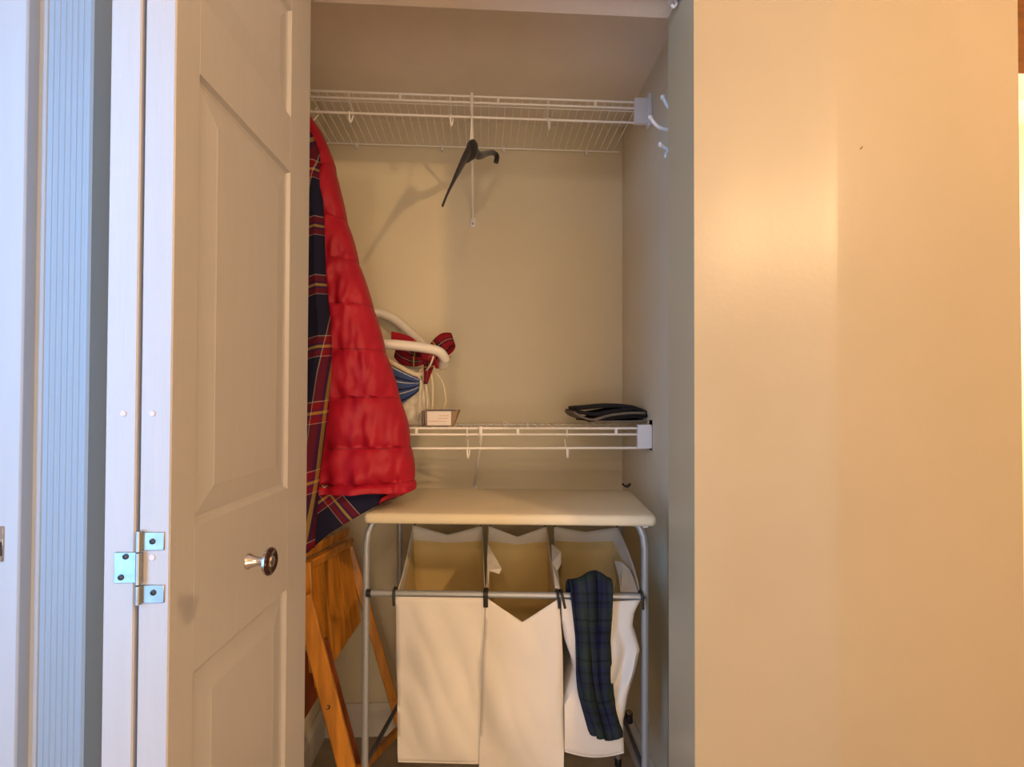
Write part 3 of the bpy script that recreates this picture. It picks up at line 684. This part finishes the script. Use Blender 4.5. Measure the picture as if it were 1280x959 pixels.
b = MB(); b.loft(rings); shell = b.build('quilted_shell', M['red'], jk, angle=80)
# quilting seams
for qy in quilt[1:]:
    i = min(range(len(pys)), key=lambda k: abs(pys[k] - qy)); m = MB()
    m.tube([p + (p - sum(rings[i], Vector()) / NP).normalized() * -0.0004 for p in rings[i]], 0.0013, 5, closed=True); m.build('quilting_seam', M['red_dark'], jk)
# tartan front lining panel on the left
LR = [(160, 384), (185, 393), (230, 397), (277, 400), (340, 402), (400, 408), (430, 409), (470, 408), (510, 404), (560, 397), (600, 391), (640, 388), (690, 384)]
rows = []; uvs = []
for py in range(160, 700, 9):
    t = (py - 160) / 530; xr_ = interp(LR, py); row = []; ru = []
    Yl = lerp(1.405, 1.225, t)
    for j in range(15):
        u = j / 14; p = P(xr_, py, Yl)
        X = lerp(XL + 0.014, p.x, u)
        row.append(Vector((X, Yl + 0.02 * (1 - u) + 0.008 * math.sin(u * 9 + t * 5) + 0.035 * smin((u - 0.85) / 0.15), p.z))); ru.append((X * 8 + 0.3 + t * 0.6 + (0.9 - u) * 0.1, (p.z + (X * -0.25)) * 6.0))
    rows.append(row); uvs.append(ru)
b = MB(); b.grid(rows, uvs); o = b.build('tartan_lining', M['tartan'], jk, solid=0.005, angle=80); o['label'] = 'red and navy tartan lining'
# lining hanging below the hem
HB = [(370, 702), (386, 690), (410, 668), (440, 650), (455, 641), (470, 633), (485, 626), (497, 622), (510, 616), (520, 611)]
rows = []; uvs = []
for j in range(30):
    px = lerp(366, 519, j / 29); yb_ = interp(HB, px); row = []; ru = []
    for k in range(10):
        v = k / 9; py = lerp(607, yb_, v); Y_ = interp([(366, 1.29), (470, 1.335), (519, 1.43)], px) + 0.006 * math.sin(j * 0.45) * v
        p = P(px, py, Y_); p.x = max(p.x, XL + 0.016)
        row.append(p); ru.append(((p.x * 0.80 + p.z * 0.60) * 7.5 + 0.55, (-p.x * 0.60 + p.z * 0.80) * 7.5 + 0.12))
    rows.append(row); uvs.append(ru)
b = MB(); b.grid(rows, uvs); b.build('tartan_lining', M['tartan'], jk, solid=0.004, angle=80)
pts = [P(x, y - 1, lerp(1.322, 1.418, (x - 470) / 50)) for x, y in ((474, 631), (485, 626), (497, 622), (510, 616), (519, 609))]
pts2 = [P(x, y, lerp(1.318, 1.412, (x - 470) / 50) - 0.004) for x, y in ((478, 624), (488, 617.5), (500, 614.5), (512, 611), (519, 606))]
b = MB(); c1, c2 = curve(pts, 5), curve(pts2, 5); b.grid([c1, c2]); b.build('hem_binding', M['red'], jk, solid=0.004)
# its hanger hook, just visible over the rod
hg2 = thing('clothes_hanger', (PX(392, Ys), Ys, zr), 'pale hanger hook above the red jacket collar', 'hanger')
b = MB(); xk = PX(392, Ys); pts = [Vector((xk - 0.012, Ys + 0.004, zr - 0.03))]
for k in range(9):
    a = math.pi * (1.15 - 1.4 * k / 8); pts.append(Vector((xk, Ys + 0.005 - 0.012 * math.cos(a), zr + 0.0035 + 0.010 * math.sin(a) - 0.004)))
b.tube(curve(pts, 3), 0.0016, 7); b.build('hook', M['wire'], hg2)
b = MB(); b.tube(curve([(xk - 0.012, Ys - 0.02, zr - 0.045), (xk - 0.012, Ys + 0.004, zr - 0.03), (xk - 0.005, Ys + 0.06, zr - 0.045)], 4), 0.004, 8); b.build('hanger_arm', M['wire'], hg2)
# ------------------------------------------------------------------ folded wooden chair at lower left
ch = thing('folding_chair', P(430, 940, 1.55) * 1.0, 'folded pine folding chair leaning under the red jacket', 'chair')
ch.location.z = 0
def seg(name, p0, p1, wid, th, wd, m='pine', lab=None):
    o = MB().plank(p0, p1, wid, th, wd, 0.003).build(name, M[m], ch)
    if lab: o['label'] = lab
    return o
seg('back_slat', P(380, 692, 1.40), P(434, 665, 1.66), 0.030, 0.014, (0.2, 0, 1))
seg('seat_rail', P(382, 708, 1.39), P(439, 677, 1.655), 0.026, 0.018, (0.2, 0, 1))
def quadplank(name, q, th=0.010, m='pine'):
    """q = four world corners (tl, tr, br, bl)"""
    n = (q[1] - q[0]).cross(q[3] - q[0]).normalized(); b = MB()
    n = -n if n.x < 0 else n
    a = [v + n * 0 for v in q]; c = [v - n * th for v in q]
    b.loft([a, c]); o = b.build(name, M[m], ch, smooth=False)
    bv = o.modifiers.new('bevel', 'BEVEL'); bv.width = 0.0015; bv.segments = 1
    return o
tl, tr_, br_, bl = P(381, 716, 1.41), P(438, 684, 1.66), P(452, 776, 1.665), P(396, 862, 1.43)
for k in range(3):
    u0, u1 = (0, 0.34, 0.68)[k] + 0.012, (0.34, 0.68, 1.0)[k] - 0.012
    quadplank('seat_slat', [tl.lerp(tr_, u0), tl.lerp(tr_, u1), bl.lerp(br_, u1), bl.lerp(br_, u0)])
fl0, fl1 = P(378, 745, 1.335), P(452, 1030, 1.375); d = (fl1 - fl0); fl1 = fl0 + d * ((fl0.z - 0.008) / (fl0.z - fl1.z))
seg('leg', fl0, fl1, 0.044, 0.020, (1, 0.2, 0.2))
c = fl0.lerp(fl1, (fl0.z - P(410, 883, 1.35).z) / fl0.z); c = P(410, 884, c.y - 0.010)
MB().lathe(c + Vector((0, 0.001, 0)), (0, -1, 0), [(0, 0.006), (0.003, 0.0055), (0.0015, 0.003), (0.0015, 0.0003)], 12).build('bolt', M['dark_metal'], ch)
a, c = P(402, 800, 1.43), P(452, 985, 1.47); c = a + (c - a) * ((a.z - 0.008) / (a.z - c.z)); seg('leg', a, c, 0.030, 0.020, (1, 0.3, 0.2), 'pine_dark', 'dark stained leg')
a, c = P(433, 674, 1.675), P(497, 893, 1.70); c = a + (c - a) * ((a.z - 0.03) / (a.z - c.z)); seg('leg', a, c, 0.030, 0.018, (1, 0.3, 0.3))
a, c = P(439, 735, 1.68), P(446, 764, 1.68); seg('metal_stay', a, c, 0.008, 0.006, (1, 0, 0), 'pine')
a, c = P(447, 965, 1.44), P(496, 915, 1.69); seg('foot_stretcher', a, c, 0.026, 0.018, (0, 0, 1))
quadplank('lower_slat', [P(376, 820, 1.40), P(402, 806, 1.47), P(404, 862, 1.47), P(376, 908, 1.40)], 0.012, 'pine_dark')
a, c = P(384, 702, 1.38), P(392, 840, 1.385); seg('seat_side_rail', a, c, 0.022, 0.016, (1, 0, 0))
# ------------------------------------------------------------------ things on the lower shelf
zs = zL + 0.0045
# ivory hoop
hp = [P(556, 449, 1.62), P(549, 440, 1.60), P(530, 435, 1.585), P(505, 432, 1.575), P(478, 430, 1.57), P(450, 428, 1.58), P(428, 420, 1.62), P(424, 405, 1.70), P(440, 394, 1.77), P(470, 391, 1.80), P(492, 399, 1.805), P(510, 414, 1.79), P(527, 430, 1.76), P(545, 448, 1.70), P(553, 457, 1.655)]
cl = curve(hp + [hp[0]], 6)[:-1]
tag(MB().tube(cl, 0.0155, 14, closed=True).build('plastic_hoop', M['white_tube']), 'thick ivory plastic hoop resting behind the red jacket', 'hoop')
# striped cream tote
tt = thing('tote_bag', P(500, 530, 1.66), 'cream tote bag with blue striped side on the lower shelf', 'bag')
ROW = [(453, 468, 500), (462, 470, 522), (470, 474, 530), (485, 478, 534), (500, 482, 537), (515, 485, 539), (528, 488, 539)]
b = MB(); rings = []
for py, xl_, xr_ in ROW:
    ring = []; a = P(xl_, py, 1.67); c = P(xr_, py, 1.67); z_ = max(a.z, zs)
    for k in range(28):
        an = 2 * math.pi * k / 28; ca, sa = math.cos(an), math.sin(an)
        ring.append(Vector(((a.x + c.x) / 2 + (c.x - a.x) / 2 * (abs(ca) ** .7) * (1 if ca > 0 else -1), 1.685 + 0.055 * (abs(sa) ** .7) * (1 if sa > 0 else -1) + 0.004 * math.sin(k * 2.7 + py * .1), z_)))
    rings.append(ring)
rings[-1] = [Vector((q.x, q.y, zs + 0.001)) for q in rings[-1]]
b.loft(rings); b.build('tote_body', M['canvas'], tt, angle=70)
rows = []; uvs = []
for k in range(9):
    v = k / 8; row = []; ru = []
    for j in range(9):
        u = j / 8; top = lerp(452, 474, u); bot = lerp(520, 488, u ** 1.5)
        p = P(lerp(474, 526 - 3 * v, u), lerp(top, bot, v), 1.615 + 0.004 * math.sin(v * 7)); row.append(p); ru.append((u, v * 3.2 - u * 0.4))
    rows.append(row); uvs.append(ru)
b = MB(); b.grid(rows, uvs); o = b.build('striped_panel', M['bluestripe'], tt, solid=0.004, angle=80); o['label'] = 'blue and white striped cloth'
b = MB(); b.tube(curve([P(482, 449, 1.625), P(500, 459, 1.622), P(518, 468, 1.622), P(530, 467, 1.625)], 5), 0.008, 10); b.build('white_rim', M['rope'], tt)
for pts in ([P(524, 464, 1.62), P(532, 461, 1.615), P(539, 470, 1.612), P(541, 490, 1.612), P(540, 512, 1.612), P(539, 526, 1.615)], [P(522, 470, 1.62), P(526, 478, 1.615), P(524, 500, 1.612), P(522, 526, 1.615)], [P(530, 468, 1.62), P(533, 488, 1.615), P(534, 510, 1.615), P(533, 527, 1.615)]):
    MB().tube(curve(pts, 6), 0.0034, 8).build('cord', M['rope'], tt)
MB().tube(curve([P(545, 466, 1.66), P(553, 478, 1.66), P(556, 492, 1.66), P(557, 502, 1.66), P(553, 514, 1.66), P(552, 524, 1.66)], 6), 0.0028, 8).build('cord', M['rope'], tt)
MB().tube(curve([P(542, 445, 1.575), P(538, 456, 1.58), P(533, 463, 1.60)], 6), 0.0028, 8).build('cord', M['rope'], tt)
# plaid bow: ribbons as loops
bo = thing('ribbon_bow', P(530, 440, 1.64), 'red and black plaid bow tied on the ivory hoop', 'bow')
def ribbon(name, ctr, wv, flat=False, m='bow', us=1.0):
    """ribbon strip along centre points with half-width vectors"""
    n = 5; cc = curve(ctr, n); ww = curve(wv, n); rows = []; uvs = []
    for i, (p, q) in enumerate(zip(cc, ww)):
        rows.append([p - q, p - q * 0.33, p + q * 0.33, p + q]); uvs.append([(k / 3 * us, i / n * 0.5) for k in range(4)])
    b = MB(); b.grid(rows, uvs); return b.build(name, M[m], bo, solid=0.002, angle=80)
W = lambda dx, dz, dy=0.0: Vector((dx, dy, dz))
ribbon('bow_loop', [P(534, 446, 1.60), P(545, 434, 1.61), P(557, 425, 1.63), P(566, 424, 1.65), P(562, 432, 1.67), P(550, 442, 1.67), P(537, 450, 1.64)], [W(-.006, .010), W(-.014, .016), W(-.014, .020), W(-.006, .018), W(-.012, .018), W(-.012, .016), W(-.006, .010)])
ribbon('bow_loop', [P(532, 450, 1.60), P(518, 452, 1.61), P(502, 446, 1.63), P(494, 438, 1.65), P(503, 436, 1.67), P(518, 443, 1.67), P(532, 449, 1.64)], [W(-.004, .010), W(0, .016), W(0, .024), W(.004, .02), W(0, .026), W(0, .02), W(0, .012)])
ribbon('ribbon_tail', [P(532, 446, 1.66), P(516, 431, 1.67), P(500, 425, 1.68), P(489, 422, 1.685)], [W(.006, .012), W(.002, .020), W(.0, .022), W(0, .020)], m='red')
ribbon('ribbon_tail', [P(546, 448, 1.64), P(552, 454, 1.645), P(560, 450, 1.65)], [W(.010, .014), W(.016, .018), W(.010, .014)], us=0.3, m='red')
ribbon('ribbon_tail', [P(536, 446, 1.60), P(536, 458, 1.60), P(534, 470, 1.605), P(532, 480, 1.61)], [W(.016, 0), W(.016, .002), W(.010, 0), W(.006, 0)])
b = MB(); b.tube([P(529, 446, 1.60), P(536, 447, 1.592), P(543, 449, 1.60)], [0.012, 0.015, 0.012], 10); b.build('knot', M['red_dark'], bo)
# small labelled box
bx_ = thing('small_box', P(552, 530, 1.57), 'small white-labelled foil box beside the tote bag', 'box')
a, c = P(534, 529, 1.562), P(568, 512.5, 1.562); zt_ = c.z; bb0 = Vector((a.x, 1.562, zs))
def frust(xa0, xa1, xb0, xb1, y0, y1, z0, z1):
    m = MB(); m.loft([[(xa0, y0, z0), (xa1, y0, z0), (xa1, y1, z0), (xa0, y1, z0)], [(xb0, y0 - 0.002, z1), (xb1, y0 - 0.002, z1), (xb1 + 0.004, y1, z1), (xb0 - 0.002, y1, z1)]]); return m
frust(PX(532, 1.565), PX(567, 1.565), PX(531, 1.565), PX(573, 1.565), 1.562, 1.63, zs, zt_).build('box_body', M['boxbrown'], bx_, smooth=False)
MB().box((PX(533, 1.56), 1.557, zt_ - 0.004), (PX(570, 1.56), 1.5605, zt_ + 0.001), 0.0008).build('box_rim', M['boxdark'], bx_)
MB().box((PX(534, 1.56), 1.5585, zs + 0.002), (PX(564, 1.56), 1.5605, zt_ - 0.004), 0.0008).build('box_label', M['boxwhite'], bx_)
m = MB()
for k, (u0, u1) in enumerate(((549, 561), (547, 560), (536, 558))):
    z_ = lerp(zs, zt_, 0.62 - 0.17 * k); m.box((PX(u0, 1.56), 1.5578, z_), (PX(u1, 1.56), 1.5584, z_ + 0.0022))
m.build('box_print', M['boxprint'], bx_, smooth=False)
m = MB(); m.box((PX(528, 1.58), 1.562, zs), (PX(532, 1.58), 1.60, zt_ - 0.003), 0.002); m.build('box_flap', M['boxdark'], bx_)
# folded dark garments
fg = thing('folded_clothes', P(762, 529, 1.62), 'folded black garment with grey edges on the lower shelf', 'clothes')
def fold_layer(name, pts, th, y0, y1, m, ang=0.0):
    pts = curve(pts, 5); b = MB(); rows = []
    for i in range(9):
        t = i / 8; Y = lerp(y0, y1, t); sh = Vector((0.02 * ang * t, 0, 0.002 * math.sin(t * 3)))
        rows.append([Vector((p.x + sh.x + 0.004 * math.sin(t * 5 + p.z * 90), Y, p.z + sh.z)) for p in pts])
    b.grid(rows); o = b.build(name, M[m], fg, angle=80)
    md = o.modifiers.new('solid', 'SOLIDIFY'); md.thickness = th; md.offset = 0
    return o
Yf = 1.56
G = lambda x, y: P(x, y, Yf)
fold_layer('garment_layer', [G(742, 527), G(765, 527.3), G(800, 527), G(806, 525)], 0.006, Yf, Yf + 0.2, 'greycloth')
fold_layer('garment_layer', [G(736, 527), G(760, 524), G(790, 521.5), G(808, 521)], 0.0055, Yf + 0.004, Yf + 0.2, 'blackcloth')
fold_layer('garment_layer', [G(717, 515.5), G(725, 521), G(741, 525), G(760, 519.5), G(785, 516.5), G(806, 516.5)], 0.0065, Yf - 0.002, Yf + 0.19, 'greycloth')
fold_layer('garment_layer', [G(745, 524), G(765, 521), G(790, 518.5), G(809, 520)], 0.005, Yf - 0.001, Yf + 0.19, 'blackcloth')
fold_layer('garment_layer', [G(718, 515), G(728, 516), G(745, 518), G(770, 514), G(795, 511), G(806, 515), G(808, 519)], 0.011, Yf + 0.006, Yf + 0.20, 'blackcloth')
fold_layer('garment_layer', [G(722, 511), G(740, 509.5), G(765, 507.5), G(790, 508.5), G(800, 512)], 0.011, Yf + 0.01, Yf + 0.19, 'blackcloth')
# little clear clip on the lower shelf
c = P(632, 526, 1.60); c.z = zs + 0.006
m = MB(); m.tube([c + Vector((0.007 * math.cos(a), 0.003 * math.sin(a), 0.0055 * math.sin(a))) for a in [k * math.pi / 6 for k in range(12)]], 0.0012, 6, closed=True)
m.tube([c + Vector((0.003, 0, 0)), c + Vector((0.012, 0, -0.003))], 0.0012, 6)
tag(m.build('wire_clip', M['wire']), 'tiny pale clip lying on the lower wire shelf', 'clip')
